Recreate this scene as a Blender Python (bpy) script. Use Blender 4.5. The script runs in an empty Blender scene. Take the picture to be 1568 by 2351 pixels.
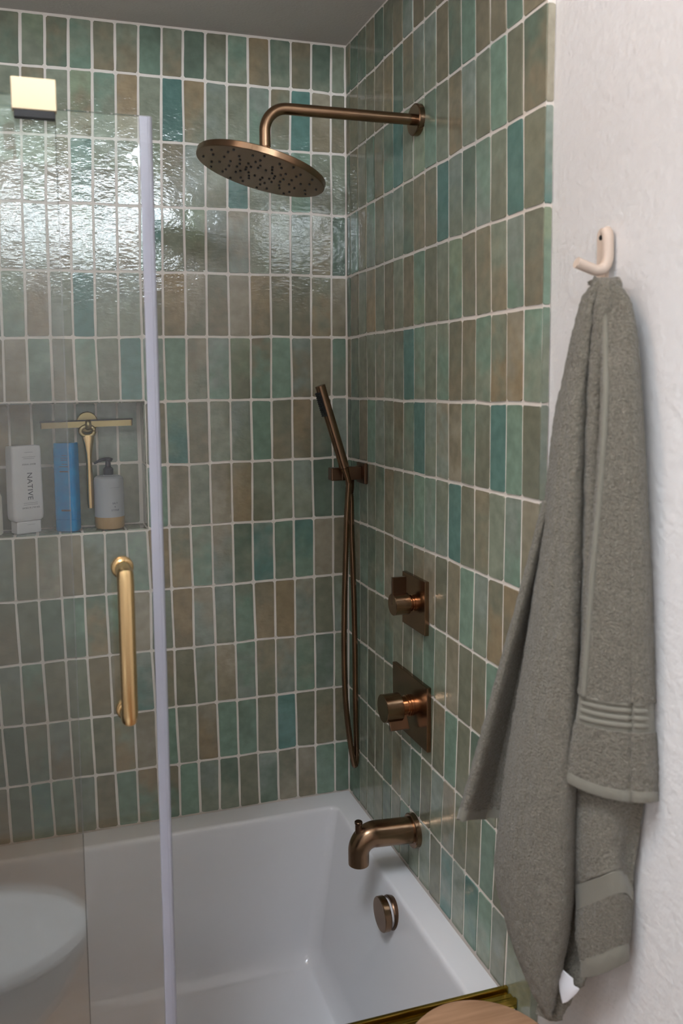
import bpy, bmesh, math, random
from mathutils import Vector, Matrix, noise

scene = bpy.context.scene
COL = scene.collection
R = math.radians

# ------------------------------------------------------------------ camera
CW, CH, FPX = 1568.0, 2351.0, 1909.795
CAM = Vector((-0.76707, -2.05520, 1.59421))
AX_R = Vector((0.9581848, -0.2858733, -0.0125851))
AX_U = Vector((0.0402066, 0.0909586, 0.9950427))
AX_F = Vector((0.2833114, 0.9539408, -0.0986492))
PPX, PPY = -116.012, -105.755
cam_data = bpy.data.cameras.new('camera')
cam_data.sensor_fit = 'VERTICAL'
cam_data.sensor_height = 36.0
cam_data.sensor_width = 24.0
cam_data.lens = FPX * 36.0 / CH
cam_data.shift_x = -PPX / CH
cam_data.shift_y = PPY / CH
cam_data.clip_start = 0.02
cam_data.dof.use_dof = True
cam_data.dof.focus_distance = 2.0
cam_data.dof.aperture_fstop = 4.5
cam = bpy.data.objects.new('camera', cam_data)
COL.objects.link(cam)
m = Matrix((AX_R, AX_U, -AX_F)).transposed().to_4x4()
m.translation = CAM
cam.matrix_world = m
scene.camera = cam

# ------------------------------------------------------------------ daylight
world = bpy.data.worlds.new('sky')
scene.world = world
world.use_nodes = True
bg = world.node_tree.nodes['Background']
bg.inputs[0].default_value = (0.85, 0.915, 1.0, 1)
bg.inputs[1].default_value = 17.5

def portal(name, loc, rot, sx, sy):
    l = bpy.data.lights.new(name, 'AREA')
    l.shape = 'RECTANGLE'; l.size = sx; l.size_y = sy
    l.cycles.is_portal = True
    o = bpy.data.objects.new(name, l); COL.objects.link(o)
    o.location = loc; o.rotation_euler = rot
    return o
# opening of the high window (see wall_rear)
WR = (-1.02, 0.02, 2.33, 2.70)      # high rear wall window: x0,x1,z0,z1
XL, YR = -1.53, -2.60
ZH = 3.00                            # room ceiling; the shower has a lower soffit
SK = (-1.46, -0.88, -2.25, -1.40)     # skylight over the toilet: x0,x1,y0,y1
portal('window_portal', ((WR[0]+WR[1])/2, YR - 0.10, (WR[2]+WR[3])/2), (R(90), 0, 0), WR[1]-WR[0], WR[3]-WR[2])
portal('window_portal', ((SK[0]+SK[1])/2, (SK[2]+SK[3])/2, ZH+.14), (0, 0, 0), SK[1]-SK[0], SK[3]-SK[2])

scene.view_settings.view_transform = 'Standard'
scene.view_settings.look = 'None'
scene.view_settings.gamma = 1.0
scene.view_settings.use_curve_mapping = False
scene.view_settings.exposure = 0.93

scene.cycles.max_bounces = 7
scene.cycles.diffuse_bounces = 4
scene.cycles.glossy_bounces = 4
scene.cycles.use_adaptive_sampling = True
scene.cycles.adaptive_threshold = 0.10
scene.cycles.sample_clamp_indirect = 6.0

# ------------------------------------------------------------------ helpers
def ray(px, py):
    return AX_F + AX_R * ((px - CW/2 - PPX) / FPX) - AX_U * ((py - CH/2 - PPY) / FPX)
def at(px, py, axis, val):
    """world point seen at photo pixel (px,py) on the plane axis=val"""
    d = ray(px, py); t = (val - CAM[axis]) / d[axis]
    return CAM + d * t

def lin(c):
    f = lambda v: v/12.92 if v <= 0.04045 else ((v+0.055)/1.055)**2.4
    return tuple(f(v/255.0) for v in c)

def link(name, me, mat=None, parent=None, smooth=False):
    o = bpy.data.objects.new(name, me); COL.objects.link(o)
    if mat: me.materials.append(mat)
    if parent: o.parent = parent
    if smooth:
        for p in me.polygons: p.use_smooth = True
    return o
def bmobj(name, bm, mat=None, parent=None, smooth=False, auto=None):
    bmesh.ops.recalc_face_normals(bm, faces=bm.faces[:])
    if auto is not None:
        for f in bm.faces: f.smooth = True
        for e in bm.edges:
            if len(e.link_faces) == 2 and e.calc_face_angle(0) > R(auto): e.smooth = False
    me = bpy.data.meshes.new(name); bm.to_mesh(me); bm.free()
    return link(name, me, mat, parent, smooth)
def tag(o, label=None, cat=None, group=None, kind=None):
    if label: o['label'] = label
    if cat: o['category'] = cat
    if group: o['group'] = group
    if kind: o['kind'] = kind
    return o
def empty(name, loc, label, cat, group=None):
    o = bpy.data.objects.new(name, None); COL.objects.link(o)
    o.location = loc; o.empty_display_size = 0.05
    return tag(o, label, cat, group)
def part(name, bm, mat, root, **k):
    """mesh written in world coordinates, parented to root (an Empty with location only)"""
    loc = root.matrix_basis.translation if root.parent is None else (root.parent.matrix_basis.translation + root.matrix_basis.translation)
    bmesh.ops.translate(bm, verts=bm.verts[:], vec=-Vector(loc))
    return bmobj(name, bm, mat, root, **k)

def add_box(bm, lo, hi, bev=0.0, seg=2, rotz=0.0, center=None):
    lo = Vector(lo); hi = Vector(hi)
    r = bmesh.ops.create_cube(bm, size=1.0)
    vs = r['verts']
    c = (lo+hi)/2; s = hi-lo
    for v in vs: v.co = Vector((v.co.x*s.x, v.co.y*s.y, v.co.z*s.z))
    if bev > 0:
        es = list({e for v in vs for e in v.link_edges})
        rr = bmesh.ops.bevel(bm, geom=es, offset=bev, segments=seg, profile=0.5, affect='EDGES')
        vs = list({v for f in rr['faces'] for v in f.verts} | {v for v in vs if v.is_valid})
    mt = Matrix.Translation(c) @ Matrix.Rotation(rotz, 4, 'Z')
    for v in vs: v.co = mt @ v.co
    return vs
def frame_from(d):
    d = d.normalized()
    a = Vector((0,0,1)) if abs(d.z) < 0.95 else Vector((1,0,0))
    u = d.cross(a).normalized(); v = d.cross(u).normalized()
    return u, v
def add_lathe(bm, origin, axis, prof, n=32, cap=True):
    """prof: list of (distance along axis, radius)"""
    origin = Vector(origin); axis = Vector(axis).normalized(); u, v = frame_from(axis)
    rings = []
    for t, r in prof:
        c = origin + axis*t
        if r < 1e-6: rings.append([bm.verts.new(c)]); continue
        rings.append([bm.verts.new(c + (u*math.cos(2*math.pi*i/n) + v*math.sin(2*math.pi*i/n))*r) for i in range(n)])
    for a, b in zip(rings, rings[1:]):
        if len(a) == 1 and len(b) == 1: continue
        for i in range(n):
            j = (i+1) % n
            if len(a) == 1: bm.faces.new((a[0], b[i], b[j]))
            elif len(b) == 1: bm.faces.new((a[i], a[j], b[0]))
            else: bm.faces.new((a[i], a[j], b[j], b[i]))
    if cap:
        if len(rings[0]) > 1: bm.faces.new(rings[0][::-1])
        if len(rings[-1]) > 1: bm.faces.new(rings[-1])
def add_tube(bm, pts, rad, n=14, cap=True):
    pts = [Vector(p) for p in pts]
    rad = rad if isinstance(rad, (list, tuple)) else [rad]*len(pts)
    rings = []; u = None
    for i, p in enumerate(pts):
        d = (pts[min(i+1, len(pts)-1)] - pts[max(i-1, 0)]).normalized()
        if u is None: u, v = frame_from(d)
        else:
            u = (u - d*u.dot(d)).normalized(); v = d.cross(u)
        rings.append([bm.verts.new(p + (u*math.cos(2*math.pi*k/n) + v*math.sin(2*math.pi*k/n))*rad[i]) for k in range(n)])
    for a, b in zip(rings, rings[1:]):
        for k in range(n):
            j = (k+1) % n
            bm.faces.new((a[k], a[j], b[j], b[k]))
    if cap: bm.faces.new(rings[0][::-1]); bm.faces.new(rings[-1])
def catmull(pts, per):
    pts = [Vector(p) for p in pts]; out = []
    for i in range(len(pts)-1):
        p0 = pts[max(i-1,0)]; p1 = pts[i]; p2 = pts[i+1]; p3 = pts[min(i+2,len(pts)-1)]
        for k in range(per):
            t = k/per
            out.append(0.5*((2*p1) + (p2-p0)*t + (2*p0-5*p1+4*p2-p3)*t*t + (3*p1-p0-3*p2+p3)*t**3))
    out.append(pts[-1]); return out
def arc_path(p0, corner, p1, r, n=10):
    """straight p0->corner->p1 with a rounded corner"""
    p0, corner, p1 = Vector(p0), Vector(corner), Vector(p1)
    a = (p0-corner).normalized(); b = (p1-corner).normalized()
    ang = a.angle(b); t = r/math.tan(ang/2)
    s, e = corner+a*t, corner+b*t
    c = corner + (a+b).normalized()*(r/math.sin(ang/2))
    out = [p0]
    vs, ve = s-c, e-c
    w = vs.angle(ve); ax = vs.cross(ve).normalized()
    for i in range(n+1): out.append(c + Matrix.Rotation(w*i/n, 3, ax) @ vs)
    return out + [p1]

# ------------------------------------------------------------------ materials
def mat(name, color=(0.8,0.8,0.8), rough=0.5, metal=0.0, bump=None, spec=0.5, **kw):
    """principled material; bump = list of (noise scale, strength, distance)"""
    mt = bpy.data.materials.new(name); mt.use_nodes = True
    nt = mt.node_tree; b = nt.nodes['Principled BSDF']
    b.inputs['Base Color'].default_value = (*color, 1)
    b.inputs['Roughness'].default_value = rough
    b.inputs['Metallic'].default_value = metal
    b.inputs['Specular IOR Level'].default_value = spec
    for k, v in kw.items():
        b.inputs[k.replace('_', ' ')].default_value = v
    if bump:
        tc = nt.nodes.new('ShaderNodeTexCoord'); prev = None
        for sc, st, di in bump:
            nz = nt.nodes.new('ShaderNodeTexNoise'); nz.inputs['Scale'].default_value = sc
            nz.inputs['Detail'].default_value = 1.5
            nt.links.new(tc.outputs['Object'], nz.inputs['Vector'])
            bp = nt.nodes.new('ShaderNodeBump'); bp.inputs['Strength'].default_value = st
            bp.inputs['Distance'].default_value = di
            nt.links.new(nz.outputs['Fac'], bp.inputs['Height'])
            if prev: nt.links.new(prev.outputs[0], bp.inputs['Normal'])
            prev = bp
        nt.links.new(prev.outputs[0], b.inputs['Normal'])
    return mt
def mottle(mt, c2, scale=8.0, lo=0.35, hi=0.7, stretch=(1,1,1)):
    """blend the base colour towards c2 with noise"""
    nt = mt.node_tree; b = nt.nodes['Principled BSDF']; c1 = tuple(b.inputs['Base Color'].default_value)
    tc = nt.nodes.new('ShaderNodeTexCoord'); mp = nt.nodes.new('ShaderNodeMapping'); mp.inputs['Scale'].default_value = stretch
    nz = nt.nodes.new('ShaderNodeTexNoise'); nz.inputs['Scale'].default_value = scale; nz.inputs['Detail'].default_value = 4
    cr = nt.nodes.new('ShaderNodeValToRGB'); cr.color_ramp.elements[0].position = lo; cr.color_ramp.elements[1].position = hi
    cr.color_ramp.elements[0].color = c1; cr.color_ramp.elements[1].color = (*c2, 1)
    nt.links.new(tc.outputs['Object'], mp.inputs[0]); nt.links.new(mp.outputs[0], nz.inputs['Vector'])
    nt.links.new(nz.outputs['Fac'], cr.inputs[0]); nt.links.new(cr.outputs[0], b.inputs['Base Color'])
    return mt

def tile_material():
    mt = bpy.data.materials.new('zellige_glaze'); mt.use_nodes = True
    nt = mt.node_tree; N = nt.nodes.new; L = nt.links.new; b = nt.nodes['Principled BSDF']
    a1 = N('ShaderNodeAttribute'); a1.attribute_name = 'glaze_a'
    a2 = N('ShaderNodeAttribute'); a2.attribute_name = 'glaze_b'
    tc = N('ShaderNodeTexCoord'); geo = N('ShaderNodeNewGeometry'); oi = N('ShaderNodeObjectInfo')
    sep = N('ShaderNodeSeparateXYZ'); L(tc.outputs['Generated'], sep.inputs[0])
    # per-tile shifted coordinates so that no two tiles share their clouds
    add = N('ShaderNodeVectorMath'); add.operation = 'ADD'
    sc = N('ShaderNodeVectorMath'); sc.operation = 'SCALE'; sc.inputs[0].default_value = (37, 53, 71)
    L(oi.outputs['Random'], sc.inputs['Scale']); L(geo.outputs['Position'], add.inputs[0]); L(sc.outputs[0], add.inputs[1])
    nz = N('ShaderNodeTexNoise'); nz.inputs['Scale'].default_value = 16; nz.inputs['Detail'].default_value = 2; nz.inputs['Roughness'].default_value = .55
    L(add.outputs[0], nz.inputs['Vector'])
    # factor: 0 at top .. 1 at the bottom, broken up by clouds
    m1 = N('ShaderNodeMath'); m1.operation = 'MULTIPLY_ADD'; m1.inputs[1].default_value = -0.75; m1.inputs[2].default_value = 0.75
    L(sep.outputs['Z'], m1.inputs[0])
    m2 = N('ShaderNodeMath'); m2.operation = 'MULTIPLY_ADD'; m2.inputs[1].default_value = 1.9; L(nz.outputs['Fac'], m2.inputs[0]); 
    m3 = N('ShaderNodeMath'); m3.operation = 'ADD'; L(m1.outputs[0], m3.inputs[0]); L(m2.outputs[0], m3.inputs[1]); m2.inputs[2].default_value = -0.82
    cl = N('ShaderNodeMapRange'); cl.interpolation_type = 'SMOOTHSTEP'; cl.inputs['From Min'].default_value = 0.05; cl.inputs['From Max'].default_value = 0.95
    L(m3.outputs[0], cl.inputs['Value'])
    mx = N('ShaderNodeMix'); mx.data_type = 'RGBA'; L(cl.outputs[0], mx.inputs['Factor']); L(a1.outputs['Color'], mx.inputs[6]); L(a2.outputs['Color'], mx.inputs[7])
    # finer tonal cloud
    n2 = N('ShaderNodeTexNoise'); n2.inputs['Scale'].default_value = 45; n2.inputs['Detail'].default_value = 3
    L(add.outputs[0], n2.inputs['Vector'])
    mr = N('ShaderNodeMapRange'); mr.inputs['From Min'].default_value = .3; mr.inputs['From Max'].default_value = .7; mr.inputs['To Min'].default_value = .86; mr.inputs['To Max'].default_value = 1.14
    L(n2.outputs['Fac'], mr.inputs['Value'])
    mu = N('ShaderNodeVectorMath'); mu.operation = 'SCALE'; L(mx.outputs[2], mu.inputs[0]); L(mr.outputs[0], mu.inputs['Scale'])
    L(mu.outputs[0], b.inputs['Base Color'])
    # rippled glaze
    n3 = N('ShaderNodeTexNoise'); n3.inputs['Scale'].default_value = 34; n3.inputs['Detail'].default_value = 1; L(add.outputs[0], n3.inputs['Vector'])
    n4 = N('ShaderNodeTexNoise'); n4.inputs['Scale'].default_value = 85; n4.inputs['Detail'].default_value = 2
    st = N('ShaderNodeMapping'); st.inputs['Scale'].default_value = (1, 1, 1.9); L(add.outputs[0], st.inputs[0]); L(st.outputs[0], n4.inputs['Vector'])
    b1 = N('ShaderNodeBump'); b1.inputs['Strength'].default_value = 0.5; b1.inputs['Distance'].default_value = 0.0016; L(n3.outputs['Fac'], b1.inputs['Height'])
    b2 = N('ShaderNodeBump'); b2.inputs['Strength'].default_value = 0.6; b2.inputs['Distance'].default_value = 0.0007; L(n4.outputs['Fac'], b2.inputs['Height']); L(b1.outputs[0], b2.inputs['Normal'])
    L(b2.outputs[0], b.inputs['Normal'])
    b.inputs['Roughness'].default_value = 0.10
    b.inputs['Specular IOR Level'].default_value = 0.8
    return mt

def glass_material(name, tint=(0.975, 0.985, 0.98), ior=1.45):
    mt = bpy.data.materials.new(name); mt.use_nodes = True
    nt = mt.node_tree; nt.nodes.remove(nt.nodes['Principled BSDF']); out = nt.nodes['Material Output']
    tr = nt.nodes.new('ShaderNodeBsdfTransparent'); tr.inputs[0].default_value = (*tint, 1)
    gl = nt.nodes.new('ShaderNodeBsdfGlossy'); gl.inputs['Roughness'].default_value = 0.0; gl.inputs[0].default_value = (1,1,1,1)
    fr = nt.nodes.new('ShaderNodeFresnel'); fr.inputs[0].default_value = ior
    mx = nt.nodes.new('ShaderNodeMixShader')
    nt.links.new(fr.outputs[0], mx.inputs[0]); nt.links.new(tr.outputs[0], mx.inputs[1]); nt.links.new(gl.outputs[0], mx.inputs[2])
    nt.links.new(mx.outputs[0], out.inputs[0])
    return mt
def vinyl_material():
    mt = bpy.data.materials.new('clear_vinyl'); mt.use_nodes = True
    nt = mt.node_tree; nt.nodes.remove(nt.nodes['Principled BSDF']); out = nt.nodes['Material Output']
    tr = nt.nodes.new('ShaderNodeBsdfTransparent'); tr.inputs[0].default_value = (.80,.81,.90,1)
    di = nt.nodes.new('ShaderNodeBsdfDiffuse'); di.inputs[0].default_value = (.78,.78,.88,1)
    tl = nt.nodes.new('ShaderNodeBsdfTranslucent'); tl.inputs[0].default_value = (.70,.70,.82,1)
    gl = nt.nodes.new('ShaderNodeBsdfGlossy'); gl.inputs['Roughness'].default_value = 0.22
    m1 = nt.nodes.new('ShaderNodeMixShader'); m1.inputs[0].default_value = .35
    nt.links.new(di.outputs[0], m1.inputs[1]); nt.links.new(tl.outputs[0], m1.inputs[2])
    m2 = nt.nodes.new('ShaderNodeMixShader'); m2.inputs[0].default_value = .60
    nt.links.new(tr.outputs[0], m2.inputs[1]); nt.links.new(m1.outputs[0], m2.inputs[2])
    fr = nt.nodes.new('ShaderNodeFresnel'); fr.inputs[0].default_value = 1.5
    m3 = nt.nodes.new('ShaderNodeMixShader')
    nt.links.new(fr.outputs[0], m3.inputs[0]); nt.links.new(m2.outputs[0], m3.inputs[1]); nt.links.new(gl.outputs[0], m3.inputs[2])
    nt.links.new(m3.outputs[0], out.inputs[0])
    return mt

M_tile = tile_material()
M_grout = mat('grout', (0.86, 0.785, 0.715), 0.9, bump=[(220, .5, .001)])
M_paint = mat('wall_paint', (0.80, 0.785, 0.78), 0.75, bump=[(95, .5, .0035)])
M_ceil = mat('ceiling_paint', (0.66, 0.615, 0.58), 0.9, bump=[(160, .4, .002)])
M_floor = mottle(mat('oak_floor', (0.34, 0.20, 0.11), 0.45), (0.24, 0.13, 0.07), 6, stretch=(1, 9, 1))
M_acryl = mat('tub_enamel', (0.80, 0.79, 0.81), 0.14, spec=0.5)
M_porc = mat('porcelain', (0.84, 0.85, 0.86), 0.12)
M_bronze = mottle(mat('brushed_bronze', (0.28, 0.175, 0.105), 0.25, 1.0, bump=[(500, .10, .0003)]), (0.21, 0.13, 0.08), 20, .3, .75)
M_bronze_d = mat('dark_bronze', (0.15, 0.088, 0.055), 0.30, 1.0)
M_copper = mat('bronze_neck', (0.48, 0.26, 0.14), 0.16, 1.0)
M_brass = mat('satin_brass', (0.72, 0.50, 0.25), 0.26, 1.0)
M_clamp = mat('pale_brass', (0.66, 0.53, 0.36), 0.38, 1.0)
M_brassd = mat('aged_brass', (0.40, 0.32, 0.16), 0.32, 1.0)
M_rail = mottle(mat('rail_brass', (0.62, 0.45, 0.10), 0.22, 1.0), (0.42, 0.30, 0.06), 14, .4, .6, (1, 6, 6))
M_black = mat('black_rubber', (0.012, 0.012, 0.014), 0.5)
M_glass = glass_material('shower_glass')
M_pane = glass_material('window_glass', (0.97, 0.98, 0.98))
M_vinyl = vinyl_material()
M_hook = mat('blush_powder_coat', (0.74, 0.60, 0.50), 0.45)
M_towel = mottle(mat('olive_terry', (0.172, 0.155, 0.122), 0.95, bump=[(800, .9, .003), (260, .8, .004)], spec=.1, Sheen_Weight=.25, Sheen_Roughness=.5), (0.258, 0.236, 0.192), 270, .34, .68)
M_band = mat('olive_woven_band', (0.225, 0.212, 0.174), 0.8, bump=[(700, .4, .001)], spec=.15, Sheen_Weight=.2)
M_tag = mat('white_care_tag', (0.80, 0.80, 0.84), 0.7)
M_white = mat('white_plastic', (0.78, 0.76, 0.78), 0.4)
M_cream = mat('cream_plastic', (0.80, 0.76, 0.66), 0.4)
M_ink = mat('dark_ink', (0.04, 0.045, 0.07), 0.6)
M_inkl = mat('grey_ink', (0.30, 0.30, 0.34), 0.7)
M_blue = mottle(mat('blue_gel', (0.0, 0.20, 0.50), 0.16), (0.0, 0.29, 0.62), 40)
M_bluel = mat('blue_cap', (0.02, 0.24, 0.52), 0.15)
M_frost = mat('frosted_label', (0.42, 0.43, 0.45), 0.5)
M_amber = mottle(mat('amber_soap', (0.42, 0.27, 0.12), 0.25), (0.50, 0.35, 0.19), 30)
M_pump = mat('pump_charcoal', (0.035, 0.04, 0.055), 0.4)
M_wood = mottle(mat('stool_wood', (0.46, 0.27, 0.16), 0.5), (0.36, 0.20, 0.11), 9, .35, .65, (1, 14, 14))
M_leaf = mat('leaf_green', (0.032, 0.042, 0.024), 0.7)
M_bark = mat('bark', (0.07, 0.05, 0.035), 0.9)
M_frame = mat('window_frame_white', (0.8, 0.8, 0.8), 0.5)

# ------------------------------------------------------------------ structure
ZC, ZR = 2.44, 0.4815      # ceiling, tub rim
XW = 0.016                 # painted wall plane beside the tiles
YE = -0.886                # front end of the tiled wall
rng = random.Random(7)

def slab(name, boxes, mt):
    bm = bmesh.new()
    for lo, hi in boxes: add_box(bm, lo, hi)
    o = bmobj(name, bm, mt); o['kind'] = 'structure'; return o
G = 0.0019                 # grout sits this far behind the glaze
NX1, NXL = -0.5275, -0.951  # niche right edge, left edge
NZ0, NZ1, NY = 1.2385, 1.5555, 0.088
wall_back = slab('wall_back', [
    ((XL, G, 0), (0.10, 0.16, NZ0)), ((XL, G, NZ1), (0.10, 0.16, ZC)),
    ((XL, G, NZ0), (NXL, 0.16, NZ1)), ((NX1, G, NZ0), (0.10, 0.16, NZ1)),
    ((NXL, NY+G, NZ0), (NX1, 0.16, NZ1))], M_grout)
wall_right = slab('wall_right', [((G, YE+G, 0), (0.10, G, ZC))], M_grout)
wall_entry = slab('wall_entry', [((XW, YR, 0), (0.14, YE+G, ZH))], M_paint)
kx0, kx1, ky0, ky1 = SK
ceiling = slab('ceiling', [((XL-0.1, -0.92, ZC), (0.14, 0.16, ZH+0.15)),
                           ((XL-0.1, YR-0.1, ZH), (0.14, ky0, ZH+0.15)), ((XL-0.1, ky1, ZH), (0.14, -0.92, ZH+0.15)),
                           ((XL-0.1, ky0, ZH), (kx0, ky1, ZH+0.15)), ((kx1, ky0, ZH), (0.14, ky1, ZH+0.15))], M_ceil)
sky_pane = slab('window_2', [((kx0, ky0, ZH+.12), (kx1, ky1, ZH+.124))], M_pane)
floor = slab('floor', [((XL-0.1, YR-0.1, -0.08), (0.14, 0.16, 0))], M_floor)
wall_left = slab('wall_left', [((XL-0.12, YR, 0), (XL, 0.16, ZH))], M_paint)
x0, x1, rz0, rz1 = WR
wall_rear = slab('wall_rear', [((XL-0.12, YR-0.12, 0), (x0, YR, ZH)), ((x1, YR-0.12, 0), (0.14, YR, ZH)),
                               ((x0, YR-0.12, 0), (x1, YR, rz0)), ((x0, YR-0.12, rz1), (x1, YR, ZH))], M_paint)
def window(name, lo, hi, axis):
    """frame bars round the opening with a pane as part; axis = thin axis"""
    t = 0.022; u = 1 - axis
    o = slab(name, [], M_frame)
    def bar(a0, a1, b0, b1):
        l = [0,0,0]; h = [0,0,0]; l[axis], h[axis] = lo[axis], hi[axis]; l[u], h[u] = a0, a1; l[2], h[2] = b0, b1
        bm = bmesh.new(); add_box(bm, l, h, .004, 1); bmobj('frame_bar', bm, M_frame, o)
    bar(lo[u], lo[u]+t, lo[2], hi[2]); bar(hi[u]-t, hi[u], lo[2], hi[2])
    bar(lo[u]+t, hi[u]-t, lo[2], lo[2]+t); bar(lo[u]+t, hi[u]-t, hi[2]-t, hi[2])
    c = (lo[axis]+hi[axis])/2
    l = [0,0,lo[2]+t]; h = [0,0,hi[2]-t]; l[axis], h[axis] = c-.002, c+.002; l[u], h[u] = lo[u]+t, hi[u]-t
    bm = bmesh.new(); add_box(bm, l, h); bmobj('pane', bm, M_pane, o)
    return o
window('window_1', (x0, YR-0.09, rz0), (x1, YR-0.05, rz1), 1)

# ---- glaze palette: letter -> colour of the fired glaze
def glaze(c, gain=1.85, sat=.68):
    c = lin(tuple(v*.80 + b*.20 for v, b in zip(c, (106, 117, 92)))); l = .3*c[0] + .59*c[1] + .11*c[2]
    return tuple((l + (v-l)*sat)*gain for v in c)
PAL = {k: glaze(c) for k, c in dict(
    T=(52, 102, 97), G=(86, 117, 98), g=(106, 122, 90), s=(104, 111, 91), o=(98, 96, 74),
    b=(110, 95, 68), p=(128, 114, 92), y=(128, 101, 62), k=(72, 93, 77), u=(106, 117, 107)).items()}

def tile(parent, mp, corners, code, gap=(.0019, .0029), thick=.007, name='tile', wob=.00045, rad=.0028):
    """one glazed tile. corners: 4 (u,v) points, counter-clockwise from lower left; mp(u,v,depth)->world"""
    q = [Vector(c).to_2d() for c in corners]
    if sum(q[i].x*q[(i+1)%4].y - q[(i+1)%4].x*q[i].y for i in range(4)) < 0: q = q[::-1]
    gs = [rng.uniform(*gap) for _ in range(4)]
    lines = []
    for i in range(4):
        a, b = q[i], q[(i+1) % 4]; d = (b-a).normalized(); nn = Vector((-d.y, d.x))
        lines.append((a + nn*gs[i], d))
    def isect(l1, l2):
        (p, r), (s, t) = l1, l2
        den = r.x*t.y - r.y*t.x
        k = ((s.x-p.x)*t.y - (s.y-p.y)*t.x)/den
        return p + r*k
    cs = [isect(lines[i-1], lines[i]) for i in range(4)]
    out = []
    for i in range(4):
        a, b = cs[i], cs[(i+1) % 4]; d = b-a; ln = d.length; d = d.normalized(); nn = Vector((-d.y, d.x))
        r0 = min(rad*rng.uniform(.4, 1.5), ln*.3); r1 = min(rad*rng.uniform(.4, 1.5), ln*.3)
        for t in (r0, ln*rng.uniform(.3, .38), ln*rng.uniform(.62, .7), ln-r1):
            out.append(a + d*t + nn*rng.uniform(-wob, wob))
    c = sum(out, Vector((0, 0)))/len(out)
    tu, tv, dz = max(-.012, min(.012, rng.gauss(0, .006))), max(-.008, min(.008, rng.gauss(0, .0045))), rng.uniform(-.0005, .0003)
    org = mp(c.x, c.y, 0)
    bm = bmesh.new(); bk = []; fr = []
    for p in out:
        bk.append(bm.verts.new(mp(p.x, p.y, thick) - org))
        pi = p + (c-p).normalized()*.0011
        fr.append(bm.verts.new(mp(pi.x, pi.y, dz + tu*(p.x-c.x) + tv*(p.y-c.y)) - org))
    k = len(out)
    for i in range(k): bm.faces.new((bk[i], bk[(i+1) % k], fr[(i+1) % k], fr[i]))
    bm.faces.new(fr)
    bmesh.ops.recalc_face_normals(bm, faces=bm.faces[:])
    me = bpy.data.meshes.new(name); bm.to_mesh(me); bm.free()
    # the front face is the last one: make it look into the room
    ca, cb = PAL[code[0]], PAL[code[-1]]
    j = rng.uniform(.90, 1.10)
    for nm, cc in (('glaze_a', ca), ('glaze_b', cb)):
        at_ = me.color_attributes.new(nm, 'FLOAT_COLOR', 'POINT')
        vals = [v for _ in me.vertices for v in (cc[0]*j, cc[1]*j, cc[2]*j, 1.0)]
        at_.data.foreach_set('color', vals)
    o = link(name, me, M_tile, parent); o.location = org
    return o

CB = ([-0.017652, 0.053639, 0.002201, -0.000404, 0.003427, -0.002918, -0.000223, -0.002652, 0.001252], [2.462762, 0.001224, -0.142628, -0.000617, -0.002669, -0.019745, 0.000678, 0.001232, 0.009035])
CR = ([-0.021962, 0.053727, -0.003762, -0.001399, 0.005283, 0.00675, 0.001263, -0.005663, -0.003289], [2.458648, 9.1e-05, -0.139629, 0.000162, 4.9e-05, -0.026523, -0.000306, 9.3e-05, 0.012815])
JIT = {}
def grid(cf, c, r, key):
    rr = min(max(r, 0.4), 12.6)
    b = (1, c, rr, c*c/10, c*rr/10, rr*rr/10, c*c*rr/100, c*rr*rr/100, rr**3/100)
    u = sum(x*y for x, y in zip(cf[0], b)); v = sum(x*y for x, y in zip(cf[1], b))
    if (key, c, r) not in JIT: JIT[(key, c, r)] = (rng.gauss(0, .0009), rng.gauss(0, .0008))
    return u + JIT[(key, c, r)][0], v + JIT[(key, c, r)][1]
ROWS_B = [  # left to right: columns 18..1 counted from the corner; two letters = upper and lower glaze
 'ob ko ok gs bk sG ob sb kG sb kk os Gs yb ks bo ks ss',
 'so ss ss bs so gb Gs yp ss TT ys us os uG bs TT pb ob',
 'gs bo sp sg bp TG so os gs bo us so TT us us GG so ss',
 'os sp po us pb gs us op TG so go uo pu os so us ob kk',
 'so us gG py ss TT us us bo yb po ob pp yb bo ob oy pb',
 'bo pb pb Gk ob Gs so TT uG GG ps uG go bG GG ub bb Gs',
 'bo -- -- -- -- -- -- -- bo GT ob os us GG ob yb ok uu',
 'so -- -- -- -- -- -- -- GG bp ss bp by so os us kk kk',
 'sb us bo sp pb uo us uG yb oy sG pu ks uT Gs TG pp bb',
 'us ob so kk Gk ky Go pp us yb pu us sG by yy pu oo su',
 'oo us Go oo ss bb pb uT bo oo us pb Gu bo pu sG ku ss',
 'ok kk ok ub so oo sy bp GG ss py GG kG oo TT oo ob bo',
 'ob kk TG Gk us ob GG yG bG GG us ks oo uk op pb GG Gk']
ROWS_R = [  # from the corner outwards: columns 0..16
 'bk kk ok bo kk ok ob ku bb bo bb ok GG bb bb GG bb',
 'ob bo oo bo bb by kk bo us us bb ok GG bb bb GG bb',
 'ko bo oo kG ob sG TT ss sg kG os by us so GG oo kb',
 'kk kG bo Gu bo us us ok bb ob TT us ks Gu so TT oo',
 'kk bo ss by os bb so bb Gg oo so gG bo bo sb uG ob',
 'bb ok oo so sp os os TT Gs so sG ob bo Gs sy py Gs',
 'ks kk bb GG us os bs Gs TT us pu bp Gs so TT GG oo',
 'Gk kG ks os ks bb os oG GG Gu su TT oo bo ss uG pb',
 'sG ob kG ks sG bp pu oG bo pb oo bb GG us oy yb oo',
 'GG kG ko oo os ok oo so ok kG so bp oo ob GG ss oo',
 'Gk kk ks ok oo ok bo os ok oo bo GG oo ks so oo ss',
 'Gk kG ko so oo ok ob us kk oo us pu so oo GG oo ss',
 'Gk kk so os oo ks os Gs ss us oo uT us TG Gs uo ss']
mpB = lambda u, v, d: Vector((-u, d, v))
mpR = lambda u, v, d: Vector((d, -u, v))
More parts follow.
